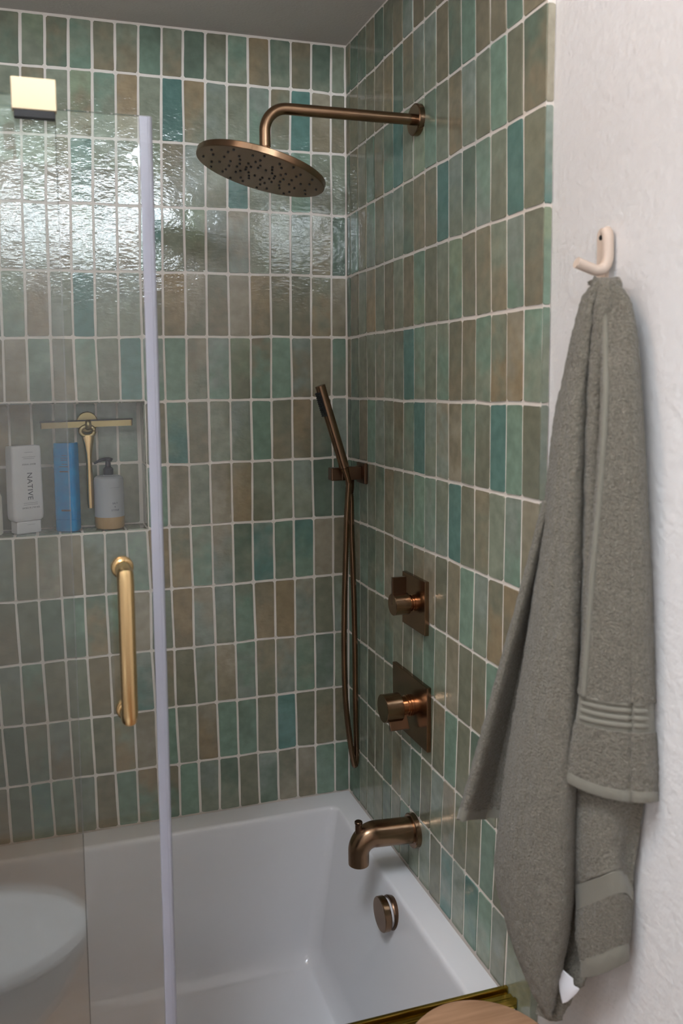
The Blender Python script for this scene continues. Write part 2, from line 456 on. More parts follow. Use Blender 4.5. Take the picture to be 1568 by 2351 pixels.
ZTOP, ZBOT = ZC - .003, ZR - .0016
def cell(cf, key, cl, cr, r, u_l=None, u_r=None):
    """corners of the cell between column lines cl (far side) and cr, row lines r (top) and r+1"""
    pts = []
    for c, rr in ((cl, r+1), (cr, r+1), (cr, r), (cl, r)):
        if c == 0: u, v = 0.0008, grid(cf, 1, rr, key)[1]
        elif c == 'E': u, v = -YE + .0012, grid(cf, 17, rr, key)[1]
        else: u, v = grid(cf, c, rr, key)
        if rr == 0: v = ZTOP
        if rr == 13: v = ZBOT
        pts.append((u, v))
    return pts
for r, row in enumerate(ROWS_B):
    codes = row.split()
    for k, code in enumerate(codes):
        c = 18 - k                      # column line on the far (left) side
        if code == '--': continue
        q = cell(CB, 'B', c, c-1, r)
        if r in (6, 7) and c == 10: q[0] = (-NX1 + .0005, q[0][1]); q[3] = (-NX1 + .0005, q[3][1])
        if r in (6, 7) and c == 18: continue
        if r == 5 and c >= 11: q[0] = (q[0][0], NZ1 + .0012); q[1] = (q[1][0], NZ1 + .0012)
        if r == 8 and c >= 11: q[2] = (q[2][0], NZ0 - .0012); q[3] = (q[3][0], NZ0 - .0012)
        tile(wall_back, mpB, q, code)
rx = random.Random(21); bmx = bmesh.new(); first = True
for r in range(13):
    for c in range(19, 30):
        q = cell(CB, 'B', c, c-1, r)
        if r in (6, 7) and c == 19: q[1] = (-NXL + .0005, q[1][1]); q[2] = (-NXL + .0005, q[2][1])
        o = tile(wall_back, mpB, q, rx.choice('ss os ob us Gs kk bo gs sb TG so'.split()))
        me = o.data; me.transform(Matrix.Translation(o.location)); bmx.from_mesh(me)
        bpy.data.objects.remove(o); bpy.data.meshes.remove(me)
me = bpy.data.meshes.new('far_tiles'); bmx.to_mesh(me); bmx.free()
link('far_tiles', me, M_tile, wall_back)['kind'] = 'stuff'
for r, row in enumerate(ROWS_R):
    for k, code in enumerate(row.split()):
        if r == 0 and k > 12: continue   # above the picture
        q = cell(CR, 'R', 'E' if k == 16 else k+1, 0 if k == 0 else k, r)
        if r == 12 and k >= 16: q[0] = (q[0][0], .455); q[1] = (q[1][0], .455)
        tile(wall_right, mpR, q, code)
for v1_, v0_ in ((.455, .30), (.30, .145), (.145, .003)):
    u0, u1 = grid(CR, 16, 12, 'R')[0] + .026, -YE + .0012
    tile(wall_right, mpR, [(u1, v0_), (u0, v0_), (u0, v1_), (u1, v1_)], 'so')
# narrow return tiles that close the front end of the tiled wall
mpE = lambda u, v, d: Vector((u, YE + d, v))
for r, code in enumerate('ss ss pp uT gG Gs us so oG us ss so us'.split()):
    vt = ZTOP if r == 0 else grid(CR, 17, r, 'R')[1]; vb = grid(CR, 17, r+1, 'R')[1] if r < 12 else .455
    tile(wall_right, mpE, [(-.001, vb), (XW+.0005, vb), (XW+.0005, vt), (-.001, vt)], code, rad=.0015, thick=.0015)
# niche lining: back, sill, soffit and right cheek
nu = [-0.527, -0.5357, -0.5874, -.6390, -.6905, -.7430, -.7951, -.8472, -.899, -.951]
nrow1 = 'oo uG uu ko ss ks yo by oo'.split(); nrow2 = 'so oo us us pu oo pu bo oo'.split()
mpN = lambda u, v, d: Vector((u, NY + d, v))
for i in range(1, 9):
    for (vb, vt), cd in (((1.3985, NZ1-.001), nrow1[i]), ((NZ0+.002, 1.3985), nrow2[i])):
        tile(wall_back, mpN, [(nu[i+1], vb), (nu[i], vb), (nu[i], vt), (nu[i+1], vt)], cd)
su = [-.5285, -.5815, -.6345, -.6865, -.7385, -.7905, -.8425, -.8945, -.9465]
mpS = lambda u, v, d: Vector((u, v, NZ0 + .002 - d))
mpT = lambda u, v, d: Vector((u, v, NZ1 - .002 + d))
for i in range(8):
    tile(wall_back, mpS, [(su[i+1], .001), (su[i], .001), (su[i], NY), (su[i+1], NY)], rng.choice(['ks','os','uk','ko']), thick=.003)
    tile(wall_back, mpT, [(su[i+1], .001), (su[i], .001), (su[i], NY), (su[i+1], NY)], rng.choice(['ks','os','uk','ko']), thick=.003)
mpC = lambda u, v, d: Vector((NX1 - .002 + d, u, v))
mpD = lambda u, v, d: Vector((NXL + .002 - d, u, v))
for vb, vt in ((NZ0+.003, 1.3985), (1.3985, NZ1-.003)):
    tile(wall_back, mpC, [(.001, vb), (NY, vb), (NY, vt), (.001, vt)], rng.choice(['so', 'us']), thick=.003)
    tile(wall_back, mpD, [(.001, vb), (NY, vb), (NY, vt), (.001, vt)], 'so', thick=.003)

# ------------------------------------------------------------------ bathtub
def rrect(x0, x1, y0, y1, r, z, n=6):
    out = []
    for cx, cy, a0 in ((x1-r, y1-r, 0), (x0+r, y1-r, 90), (x0+r, y0+r, 180), (x1-r, y0+r, 270)):
        for i in range(n+1):
            a = R(a0 + 90*i/n); out.append(Vector((cx + r*math.cos(a), cy + r*math.sin(a), z)))
    return out
TY = -0.862
tub = empty('bathtub', (-.765, TY/2, 0), 'white built-in bathtub with wide flat rim against the green tiles', 'bathtub')
bm = bmesh.new()
loops = [rrect(-1.528, -.001, TY, -.001, .002, 0), rrect(-1.528, -.001, TY, -.001, .002, ZR-.006), rrect(-1.524, -.005, TY+.004, -.005, .004, ZR)]
ix0, ix1, iy0, iy1 = -1.44, -.060, -.797, -.066
for d, z in ((0, 0), (.003, -.0008), (.006, -.003), (.0085, -.008), (.010, -.016)):
    loops.append(rrect(ix0+d, ix1-d, iy0+d, iy1-d, .022, ZR+z))
for t in (.25, .5, .75):
    loops.append(rrect(ix0+.01+.10*t, ix1-.01-.055*t, iy0+.01+.03*t, iy1-.01-.022*t, .022+.010*t, ZR-.016-(ZR-.016-.165)*t))
for k in range(7):
    a = R(90*k/6); rr = .034
    zz = .085 + rr*(1-math.sin(a)); dd = rr*(1-math.cos(a))
    loops.append(rrect(ix0+.13+dd, ix1-.068-dd, iy0+.045+dd, iy1-.034-dd, .034, zz + (.03*(1-k/6))))
loops.append(rrect(ix0+.3, ix1-.2, iy0+.2, iy1-.2, .034, .080))
rings = [[bm.verts.new(p) for p in l] for l in loops]
for a, b in zip(rings, rings[1:]):
    n = len(a)
    for i in range(n): bm.faces.new((a[i], a[(i+1) % n], b[(i+1) % n], b[i]))
bm.faces.new(rings[-1])
part('basin', bm, M_acryl, tub, auto=35)
# overflow fitting on the right end of the basin
oy, oz = -.462, .4345
ov = empty('overflow_cover', (-.09, oy, oz), None, None); ov.parent = tub; ov.location = Vector((-.09, oy, oz)) - tub.location
def ovpart(name, prof, mt):
    bm = bmesh.new(); add_lathe(bm, (0, 0, 0), (-1, 0, 0), prof, 40); return bmobj(name, bm, mt, ov, auto=30)
ovpart('back_ring', [(-.030, .030), (-.014, .035), (-.010, .036), (-.007, .035)], M_bronze_d)
ovpart('white_insert', [(-.009, .0300), (.000, .0300)], M_white)
ovpart('cap', [(-.001, .0345), (.001, .0365), (.013, .0365), (.015, .0350), (.0155, 0)], M_bronze)
bm = bmesh.new(); add_lathe(bm, (-.22, -.43, .079), (0, 0, 1), [(0, .03), (.006, .03), (.008, .026), (.008, 0)], 24)
part('drain', bm, M_bronze, tub, auto=30)

# brass threshold rail along the tub front
rail = empty('threshold_rail', (-.76, -.828, ZR), 'polished brass threshold rail along the front rim of the tub', 'rail')
for nm, lo, hi in (('rail_base', (-1.525, -.846, ZR+.0005), (-.001, -.810, ZR+.008)), ('rail_lip', (-1.525, -.817, ZR+.008), (-.001, -.810, ZR+.021)),
                   ('rail_lip', (-1.525, -.846, ZR+.008), (-.001, -.839, ZR+.019)), ('rail_core', (-1.525, -.8335, ZR+.008), (-.001, -.823, ZR+.014))):
    bm = bmesh.new(); add_box(bm, lo, hi, .0015, 2); part(nm, bm, M_rail, rail)

# ------------------------------------------------------------------ wall shower (arm + rain head)
sy, sz = -.43, 2.131
ws = empty('wall_shower', (0, sy, sz), 'bronze rain shower head on a bent wall arm above the tub', 'shower head')
bm = bmesh.new(); add_lathe(bm, (0, sy, sz), (-1, 0, 0), [(.0005, .0315), (.011, .0315), (.013, .0295), (.013, .012)], 40); part('wall_flange', bm, M_bronze, ws, auto=30)
bm = bmesh.new()
add_tube(bm, arc_path((-.008, sy, sz), (-.329, sy, sz), (-.329, sy, 2.056), .045, 14), .0112, 20); part('arm', bm, M_bronze, ws, auto=40)
nrm = Vector((.2745, -.0355, 1.0)).normalized()
hc = Vector((-.3397, -.43, 2.0055))
hd = empty('head', (0, 0, 0), None, None); hd.parent = ws; hd.location = hc - ws.location
RH = .1297
bm = bmesh.new(); add_lathe(bm, (0,0,0), nrm, [(0, 0), (0, RH-.0012), (.0012, RH), (.0115, RH), (.0128, RH-.0012), (.0145, RH*.6), (.017, .03), (.022, .016), (.022, 0)], 96); bmobj('disc', bm, M_bronze, hd, auto=30)
bm = bmesh.new(); add_lathe(bm, Vector((-.329, sy, 2.028))-hc, (0,0,1), [(0, .010), (.003, .0125), (.011, .0125), (.013, .0105), (.014, .0125), (.017, .0125), (.018, .0105), (.019, .0122), (.022, .0122), (.023, .0105), (.03, .0105)], 8); bmobj('swivel_nut', bm, M_copper, hd)
u, v = frame_from(nrm)
bm = bmesh.new()
for k in range(12):
    a = 2*math.pi*k/12 + .12
    for j, rr in enumerate((.030, .047, .064, .082, .100, .114)):
        aa = a + (j % 2)*(math.pi/12)*(.55 if j < 4 else .8)
        c = (u*math.cos(aa) + v*math.sin(aa))*rr
        add_lathe(bm, c + nrm*.0005, -nrm, [(0, .0026), (.0022, .0021), (.0022, 0)], 8, cap=False)
o = bmobj('nozzles', bm, M_black, hd); o['kind'] = 'stuff'

# ------------------------------------------------------------------ hand shower + bracket + hose
hy = -.115
br = empty('hand_shower_bracket', (0, hy, 1.368), 'dark bronze square wall bracket holding the hand shower', 'bracket')
bm = bmesh.new(); add_box(bm, (-.009, hy-.028, 1.343), (-.0005, hy+.028, 1.395), .0015); part('back_plate', bm, M_bronze_d, br)
bm = bmesh.new(); add_box(bm, (-.062, hy-.011, 1.353), (-.009, hy+.011, 1.386), .0015); part('arm', bm, M_bronze_d, br)
bm = bmesh.new(); add_box(bm, (-.088, hy-.006, 1.352), (-.048, hy+.022, 1.384), .003); part('cradle', bm, M_bronze_d, br)
bm = bmesh.new(); add_lathe(bm, (-.036, hy+.004, 1.354), (0, 0, -1), [(0, .011), (.020, .0108), (.036, .0085), (.037, .007)], 20); part('hose_outlet', bm, M_bronze_d, br, auto=30)
wb, wt = at(801, 1108, 1, hy-.022), at(734.5, 885, 1, hy-.022)
ax = (wt - wb).normalized(); ln = (wt-wb).length
hs = empty('hand_shower', wb, 'slim bronze hand shower with ribbed black spray strip resting in its bracket', 'hand shower')
bm = bmesh.new(); add_lathe(bm, (0,0,0), ax, [(-.005, .0060), (0, .0068), (.020, .0080), (.0385, .0102), (.0390, .0090), (.0400, .0090), (.0402, .0125), (ln-.001, .0127), (ln, .0120), (ln, 0)], 36); bmobj('wand', bm, M_bronze, hs, auto=30)
side = (AX_R*-1 - ax*(-AX_R).dot(ax)).normalized()
fw = ax.cross(side).normalized()
side = (side*.86 + (fw if fw.y < 0 else -fw)*.51).normalized()
bm = bmesh.new()
def obox(bm, c, axes, half):
    vs = bmesh.ops.create_cube(bm, size=2.0)['verts']
    for w in vs: w.co = Vector(c) + axes[0]*w.co.x*half[0] + axes[1]*w.co.y*half[1] + axes[2]*w.co.z*half[2]
tang = ax.cross(side).normalized()
obox(bm, ax*(ln-.045) + side*.0088, (ax, side, tang), (.030, .0048, .0088)); bmobj('spray_strip', bm, M_black, hs)
bm = bmesh.new()
for k in range(12): obox(bm, ax*(ln-.0725+k*.0050) + side*.0144, (ax, side, tang), (.0014, .0014, .0080))
o = bmobj('spray_ribs', bm, M_black, hs); o['kind'] = 'stuff'
hp = [(801, 1108, -.022), (799, 1135, -.021), (796, 1190, -.018), (793, 1300, -.012), (790.5, 1400, -.010), (790, 1500, -.010), (793, 1600, -.008), (802, 1690, -.004), (811, 1745, .0), (815, 1757, .004),
      (818, 1745, .008), (818, 1700, .009), (816, 1600, .010), (815, 1500, .010), (813, 1400, .008), (810, 1300, .006), (807, 1220, .005), (806, 1150, .004)]
P = [at(a, b, 1, hy+c) for a, b, c in hp] + [Vector((-.036, hy+.004, 1.322))]
fine = catmull(P, 34)
# resample evenly, then corrugate
seglen = [0]
for a, b in zip(fine, fine[1:]): seglen.append(seglen[-1] + (b-a).length)
tot = seglen[-1]; nst = int(tot/.0022); pts = []; j = 0
for i in range(nst+1):
    s = tot*i/nst
    while j < len(seglen)-2 and seglen[j+1] < s: j += 1
    t = (s-seglen[j])/max(1e-9, seglen[j+1]-seglen[j]); pts.append(fine[j].lerp(fine[j+1], t))
bm = bmesh.new(); add_tube(bm, pts, [.0079 if i % 2 else .0064 for i in range(len(pts))], 10)
part('hose', bm, M_bronze, hs, smooth=True)

# ------------------------------------------------------------------ valves
def valve(name, label, yc, zc, pw, ph, r, xe, xs, lever):
    root = empty(name, (0, yc, zc), label, 'valve')
    bm = bmesh.new(); add_box(bm, (-.0105, -pw/2, -ph/2), (-.0005, pw/2, ph/2), .0012); bmobj('plate', bm, M_bronze, root)
    bm = bmesh.new(); add_lathe(bm, (0,0,0), (-1,0,0), [(.010, r*.78), (.0125, r*.78), (.013, r*.70), (.0155, r*.70), (.016, r*.76), (.018, r*.76), (.0185, r*.66), (xs, r*.66)], 36, cap=False); bmobj('collar', bm, M_copper, root, auto=30)
    bm = bmesh.new(); add_lathe(bm, (0,0,0), (-1,0,0), [(xs, r*.6), (xs, r-.001), (xs+.001, r), (xe-.001, r), (xe, r-.001), (xe, 0)], 48); bmobj('handle', bm, M_bronze, root, auto=30)
    bm = bmesh.new(); L, w0, w1, ang = lever
    add_box(bm, (-w1, -.0032, 0), (-w0, .0032, L), .0008)
    bmesh.ops.rotate(bm, verts=bm.verts[:], cent=(0,0,0), matrix=Matrix.Rotation(ang, 3, 'X')); bmobj('lever', bm, M_bronze_d, root)
    return root
valve('diverter_valve', 'smaller bronze square-plate valve with its lever pointing up', -.4295, 1.1155, .115, .117, .0235, .060, .024, (.060, .028, .0605, 0))
valve('mixing_valve', 'larger bronze square-plate valve with its lever pointing down', -.4085, .8765, .182, .142, .0310, .074, .034, (.050, .022, .066, R(180-32)))

# ------------------------------------------------------------------ tub spout
sp = empty('tub_spout', (0, -.42, .594), 'curved bronze tub spout with a lift knob above the tub rim', 'faucet')
bm = bmesh.new(); add_lathe(bm, (0, -.42, .589), (-1,0,0), [(.0005, .0375), (.011, .0375), (.013, .0355), (.013, .027)], 44); part('wall_flange', bm, M_bronze, sp, auto=30)
path = arc_path((-.010, -.42, .591), (-.1365, -.42, .599), (-.1365, -.42, .534), .036, 14)
bm = bmesh.new(); n = len(path); add_tube(bm, path, [.0285 - .0055*(i/(n-1)) for i in range(n)], 28); part('spout', bm, M_bronze, sp, auto=40)
bm = bmesh.new(); add_lathe(bm, (-.1365, -.42, .600), (0,0,1), [(0, .0075), (.025, .0075), (.027, .0088), (.031, .0088), (.032, .008), (.032, 0)], 20); part('lift_knob', bm, M_bronze_d, sp, auto=30)

# ------------------------------------------------------------------ glass screen
GA, GB = -.8385, -.8215       # the two panes (front one fixed, rear one slides)
fx = -.7300
fixed = empty('fixed_glass_panel', (-1.1, GA, ZR+.02), 'fixed clear glass shower panel with a brass clamp at its top corner', 'glass panel')
bm = bmesh.new(); add_box(bm, (-1.522, GA-.003, ZR+.0225), (fx-.0045, GA+.003, 1.985), .0006, 1); part('pane', bm, M_glass, fixed)
bm = bmesh.new(); add_box(bm, (-.7905, GA-.016, 1.962), (-.7325, GA-.004, 2.0035), .0012); part('clamp_plate', bm, M_clamp, fixed)
bm = bmesh.new(); add_box(bm, (-.7905, GA-.004, 1.986), (-.7325, GB+.010, 2.0035), .0010); part('clamp_bridge', bm, M_clamp, fixed)
bm = bmesh.new(); add_box(bm, (-.788, GA-.0155, 1.952), (-.735, GA-.0045, 1.962), .0008); part('clamp_underside', bm, M_black, fixed)  # black strip along the clamp's lower edge
door = empty('sliding_glass_door', (-.9, GB, ZR+.02), 'clear glass shower door with vinyl edge seal and brass pull handle', 'glass door')
DX = -.6035
bm = bmesh.new(); add_box(bm, (-1.40, GB-.003, ZR+.0225), (DX-.010, GB+.003, 1.975), .0006, 1); part('pane', bm, M_glass, door)
bm = bmesh.new(); add_box(bm, (DX-.0165, GB-.0062, ZR+.0225), (DX-.004, GB-.0032, 1.974), .0010, 2); part('edge_seal', bm, M_vinyl, door)
bm = bmesh.new(); add_lathe(bm, (DX-.0035, GB, ZR+.0225), (0,0,1), [(0, .0058), (1.974-ZR-.0225, .0058)], 16); part('seal_bulb', bm, M_vinyl, door, auto=30)
# pull handle
hx, hyy = -.6640, GB-.055
hh = empty('pull_handle', (0,0,0), None, None); hh.parent = door; hh.location = Vector((hx, hyy, 1.22)) - door.location
def hpart(name, bm, mt): 
    bmesh.ops.translate(bm, verts=bm.verts[:], vec=-Vector((hx, hyy, 1.22))); return bmobj(name, bm, mt, hh, auto=35)
zt, zb, hr = 1.338, 1.103, .0120
bm = bmesh.new(); add_tube(bm, [(hx, GB-.003, zt-.010), (hx, hyy+.010, zt-.010), (hx, hyy+.003, zt-.012), (hx, hyy, zt-.020), (hx, hyy, zb+.020), (hx, hyy+.003, zb+.012), (hx, hyy+.010, zb+.010), (hx, GB-.003, zb+.010)], hr, 24); hpart('bar', bm, M_brass)
for z in (zt-.010, zb+.010):
    bm = bmesh.new(); add_lathe(bm, (hx, GB-.0032, z), (0,-1,0), [(0, .0165), (.006, .0165), (.008, .0150), (.0085, .0128), (.012, .0145), (.016, .0145), (.018, .0125)], 28); hpart('rosette', bm, M_brass)

# ------------------------------------------------------------------ wall hook and towel
hk = empty('wall_hook', (XW, -1.018, 1.76), 'blush powder-coated J-shaped wall hook on the white wall', 'hook')
bm = bmesh.new()
vs = []
for k in range(13): a = R(180*k/12); vs.append((-1.0165+.0098*math.cos(a), 1.800+.0098*math.sin(a)))
for k in range(13): a = R(180+180*k/12); vs.append((-1.0165+.0098*math.cos(a), 1.668+.0098*math.sin(a)))
f0 = [bm.verts.new((XW-.0005, y, z)) for y, z in vs]; f1 = [bm.verts.new((XW-.0065, y, z)) for y, z in vs]
for i in range(len(vs)): j = (i+1) % len(vs); bm.faces.new((f0[i], f0[j], f1[j], f1[i]))
bm.faces.new(f1); bm.faces.new(f0[::-1]); part('mounting_plate', bm, M_hook, hk, auto=30)
bm = bmesh.new(); add_lathe(bm, (XW-.0062, -1.0150, 1.7965), (-1,0,0), [(0, .0038), (.0008, .0038), (.0008, 0)], 16); part('screw_hole', bm, M_black, hk)
jr = [(XW-.010, -1.0300, 1.8040), (XW-.010, -1.0350, 1.7960), (XW-.010, -1.0362, 1.780), (XW-.0105, -1.0365, 1.764), (XW-.015, -1.0360, 1.752), (XW-.026, -1.0345, 1.7475), (XW-.040, -1.0330, 1.7515), (XW-.058, -1.0315, 1.7580)]
bm = bmesh.new(); add_tube(bm, catmull(jr, 6), .0078, 18); part('upper_hook', bm, M_hook, hk, auto=40)
lr = [(XW-.004, -1.0165, 1.735), (XW-.008, -1.0165, 1.712), (XW-.016, -1.0190, 1.697), (XW-.030, -1.024, 1.694), (XW-.044, -1.029, 1.699)]
bm = bmesh.new(); add_tube(bm, catmull(lr, 6), .0070, 16); part('lower_hook', bm, M_hook, hk, auto=40)

TA, TB = Vector((.004, -1.14)), Vector((-.108, -.95))
TD = (TB-TA).normalized(); TN = Vector((TD.y, -TD.x)); 
if TN.dot(CAM.to_2d()-TA) < 0: TN = -TN
def tw(px, py, b=0.0):
    d = ray(px, py); A = TA + TN*b
    t = (A - CAM.to_2d()).dot(TN) / d.to_2d().dot(TN)
    return CAM + d*t
towel = empty('bath_towel', (-.04, -1.06, .60), 'olive-grey terry bath towel hanging in folds from the wall hook', 'towel')
def sheet(name, rows, mt, thick=.007, nu=5, nv=7, fuzz=.0011, seed=0, zlim=None):
    """rows: list of rows of (px,py,bulge); smooth-interpolated cloth surface with real thickness"""
    g = [catmull([tw(*p) for p in row], nu) for row in rows]
    cols = [catmull([g[i][j] for i in range(len(g))], nv) for j in range(len(g[0]))]
    H, W = len(cols[0]), len(cols)
    bm = bmesh.new()
    vt = [[bm.verts.new(cols[j][i]) for j in range(W)] for i in range(H)]
    for i in range(H-1):
        for j in range(W-1): bm.faces.new((vt[i][j], vt[i][j+1], vt[i+1][j+1], vt[i+1][j]))
    # faces look at the camera side
    bm.faces.ensure_lookup_table(); bm.normal_update()
    f = bm.faces[len(bm.faces)//2]
    if f.normal.to_2d().dot(TN) < 0: bmesh.ops.reverse_faces(bm, faces=bm.faces[:])
    bmesh.ops.subdivide_edges(bm, edges=bm.edges[:], cuts=1, use_grid_fill=True)
    bm.normal_update()
    bmesh.ops.solidify(bm, geom=bm.faces[:], thickness=-thick)
    bm.normal_update()
    if fuzz:
        off = Vector((seed*7.1, seed*3.3, 0))
        mv = [(w, w.normal*(noise.noise(w.co*170+off)*fuzz + noise.noise(w.co*60+off)*fuzz*.8)) for w in bm.verts]
        for w, d in mv: w.co += d
    bmesh.ops.translate(bm, verts=bm.verts[:], vec=-towel.location)
    o = bmobj(name, bm, mt, towel, smooth=True)
    return o
def lerp_tab(tab, y):
    for (y0, x0), (y1, x1) in zip(tab, tab[1:]):
        if y <= y1: return x0 + (x1-x0)*max(0, (y-y0)/(y1-y0))
    return tab[-1][1]
# main long fold
ys = [655, 690, 760, 860, 960, 1100, 1250, 1400, 1560, 1720, 1860, 2000, 2110, 2200, 2280, 2338]
xl = [1352, 1334, 1315, 1294, 1272, 1256, 1240, 1218, 1194, 1166, 1149, 1136, 1160, 1188, 1222, 1256]
bul= [.010, .020, .026, .032, .038, .044, .048, .052, .056, .060, .060, .056, .050, .042, .030, .016]
CX = [(655, 1372), (760, 1364), (860, 1354), (960, 1349), (1150, 1344), (1350, 1341), (1560, 1335), (1800, 1327), (2000, 1322), (2120, 1312), (2230, 1291), (2338, 1266)]
rows = []
for i, (y, a, h) in enumerate(zip(ys, xl, bul)):
    b = lerp_tab(CX, y); w = b-a; X = lambda t: a + w*t
    k = math.sin(y*.006)*.05
    rows.append([(X(.10), y, -.034), (X(.01), y, -.016), (X(.0), y, .002), (X(.07), y, h*.45), (X(.22), y, h*.80), (X(.36+k), y, h*.88), (X(.55+k), y, h), (X(.76), y, h*.93),
                 (X(.90), y, h*.70), (X(.98), y, h*.30), (X(1.0), y, -.004), (X(.97), y, -.024)])
rows.insert(0, [(1358 + i*2.2, 649, -.024 + .004*math.sin(math.pi*i/11)) for i in range(12)])
rows[1] = [(1376 + (p[0]-1376)*.80, p[1]+1, p[2]) for p in rows[1]]
sheet('front_fold', rows, M_towel, seed=1, nv=6, fuzz=.0016)
# narrow pleat between the main fold and the side panel
rows = []
for y, h in zip((655, 700, 760, 860, 960, 1150, 1350, 1560, 1720, 1800), (.006, .014, .018, .020, .022, .026, .030, .030, .026, .022)):
    a, b = lerp_tab(CX, y), lerp_tab(CX, y) + 46
    rows.append([(a-3, y, -.020), (a+1, y, h*.2), (a+8, y, h*.85), (a+18, y, h), (a+30, y, h*.6), (b, y, -.010)])
rows.insert(0, [(p[0] + i*1.0, 650, -.024 + .004*math.sin(math.pi*i/5)) for i, p in enumerate(rows[0])])
sheet('pleat', rows, M_towel, seed=9, nv=6, fuzz=.0014)
# right-hand panel with woven band
PL = [(655, 1376), (700, 1386), (760, 1390), (900, 1391), (1050, 1384), (1150, 1376), (1300, 1362), (1450, 1351), (1600, 1340), (1680, 1331), (1790, 1312), (1850, 1306)]
PR = [(655, 1404), (700, 1442), (760, 1450), (900, 1461), (1050, 1470), (1150, 1475), (1300, 1482), (1450, 1488), (1600, 1492), (1680, 1495), (1790, 1500), (1850, 1502)]
def prow(y, sag=0.0, lift=0.0):
    a, b = lerp_tab(PL, y), lerp_tab(PR, y); w = b-a; k = min(1, (y-640)/300)
    s = [.03, .0, .20, .45, .64, .74, .80, .93, 1.0, .98]
    hb = [.022, .042, .040, .035, .034, .026, .030, .020, .000, -.016]
    sg = [-1, -.85, -.35, .05, .22, .27, .30, .32, .32, .32]
    return [(a + w*t, y + sag*q, h*k + lift) for t, h, q in zip(s, hb, sg)]
pr = [[(1376 + i*3.0, 650, -.026 + .004*math.sin(math.pi*i/9)) for i in range(10)]] + [prow(y) for y in (655, 690, 760, 900, 1050, 1200, 1350, 1500)] + [prow(1590, 14), prow(1607, 16)]
sheet('side_panel', pr, M_towel, seed=2, nv=7, fuzz=.0010)
sheet('woven_band', [prow(1605, 16, -.0012), prow(1625, 17, -.0008), prow(1640, 18, -.0012), prow(1660, 19, -.0008), prow(1676, 20, -.0012)], M_band, thick=.005, fuzz=.0003, nv=3)
for yy in (1612, 1628, 1645, 1662): sheet('band_ridge', [prow(yy-4, 17, .0010), prow(yy-2, 17.2, .0045), prow(yy+2, 17.8, .0045), prow(yy+4, 18, .0010)], M_band, thick=.002, fuzz=0, nv=2)
sheet('panel_end', [prow(1674, 20), prow(1700, 24), prow(1740, 30), prow(1790, 36), prow(1812, 38)], M_towel, seed=3, nv=8)
sheet('hem', [prow(1804, 38, .0020), prow(1816, 38, .0026), prow(1825, 38, .0014)], M_band, thick=.006, fuzz=.0003, nv=3)
pe = [tw(lerp_tab(PL, y), y, (.043)*min(1, (y-640)/300)+.006) for y in (662, 700, 760, 830, 900, 1000, 1100, 1200, 1300, 1400, 1500, 1600)]
bm = bmesh.new(); add_tube(bm, catmull(pe, 8), .0042, 8); bmesh.ops.translate(bm, verts=bm.verts[:], vec=-towel.location); bmobj('selvedge', bm, M_band, towel, smooth=True)
# rear flap on the left
FL = [(1150, 1256), (1250, 1230), (1400, 1190), (1560, 1146), (1700, 1108), (1800, 1080), (1880, 1056)]
def frow(y, l=None, dy=(0, 0, 0, 0, 0, 0)):
    a = lerp_tab(FL, y); b = a + 25 + (y-1150)*.13
    if l: a, b = l
    w = b-a; k = (y-1150)/730
    return [(a + w*t, y + q, h*(.4+.6*k)) for t, h, q in zip((0, .06, .25, .5, .78, 1.05), (-.002, .016, -.016, -.046, -.040, -.052), dy)]
sheet('rear_flap', [frow(1150), frow(1250), frow(1400), frow(1560), frow(1640), frow(1700), frow(1760), frow(1810), frow(1862, None, (0, -3, -4, -6, -6, -6))], M_towel, seed=4, thick=.006)
sheet('flap_hem', [frow(1858, None, (0, -3, -4, -6, -6, -6)), frow(1868, None, (2, -2, -4, -5, -5, -5)), frow(1880, None, (4, 0, -3, -4, -4, -4))], M_band, thick=.006, fuzz=.0003, nv=3)
for yy in (1688, 1708, 1730, 1752): sheet('flap_ridge', [[(p[0], p[1], p[2]+.0015) for p in frow(yy-6)[2:5]], [(p[0], p[1], p[2]+.004) for p in frow(yy)[2:5]], [(p[0], p[1], p[2]+.0015) for p in frow(yy+6)[2:5]]], M_band, thick=.002, fuzz=0, nv=2)
# lower right twisted tail under the side panel
tail = [[(1326, 1780, .010), (1345, 1780, .016), (1385, 1780, .016), (1425, 1780, .008), (1462, 1780, -.004), (1486, 1780, -.012)],
        [(1330, 1880, .010), (1345, 1880, .020), (1380, 1880, .024), (1413, 1880, .014), (1442, 1880, -.006), (1474, 1880, -.012)],
        [(1328, 1960, .008), (1345, 1960, .020), (1378, 1955, .026), (1410, 1945, .016), (1432, 1950, -.006), (1462, 1960, -.012)],
        [(1330, 2030, .004), (1345, 2025, .016), (1376, 2010, .028), (1408, 1995, .022), (1430, 2010, -.002), (1448, 2030, -.012)],
        [(1332, 2090, .004), (1350, 2080, .016), (1385, 2060, .024), (1418, 2045, .020), (1436, 2060, .004), (1442, 2080, -.010)],
        [(1330, 2150, .006), (1348, 2140, .016), (1385, 2130, .020), (1420, 2120, .016), (1434, 2125, .006), (1438, 2130, -.008)],
        [(1340, 2205, .006), (1356, 2200, .014), (1388, 2188, .016), (1418, 2172, .012), (1430, 2165, .004), (1434, 2165, -.008)]]
sheet('lower_tail', tail[:4], M_towel, seed=5, nv=7)
sheet('tail_band', tail[3:5], M_band, fuzz=.0003, nv=10)
sheet('tail_end', tail[4:], M_towel, seed=7, nv=7)
sheet('tail_hem', [[(p[0], p[1]-3, p[2]+.0022) for p in tail[-1]], [(p[0]+1, p[1]+16, p[2]+.0022) for p in tail[-1]], [(p[0]+1, p[1]+38, p[2]-.002) for p in tail[-1]]], M_band, thick=.006, fuzz=.0004, nv=4)
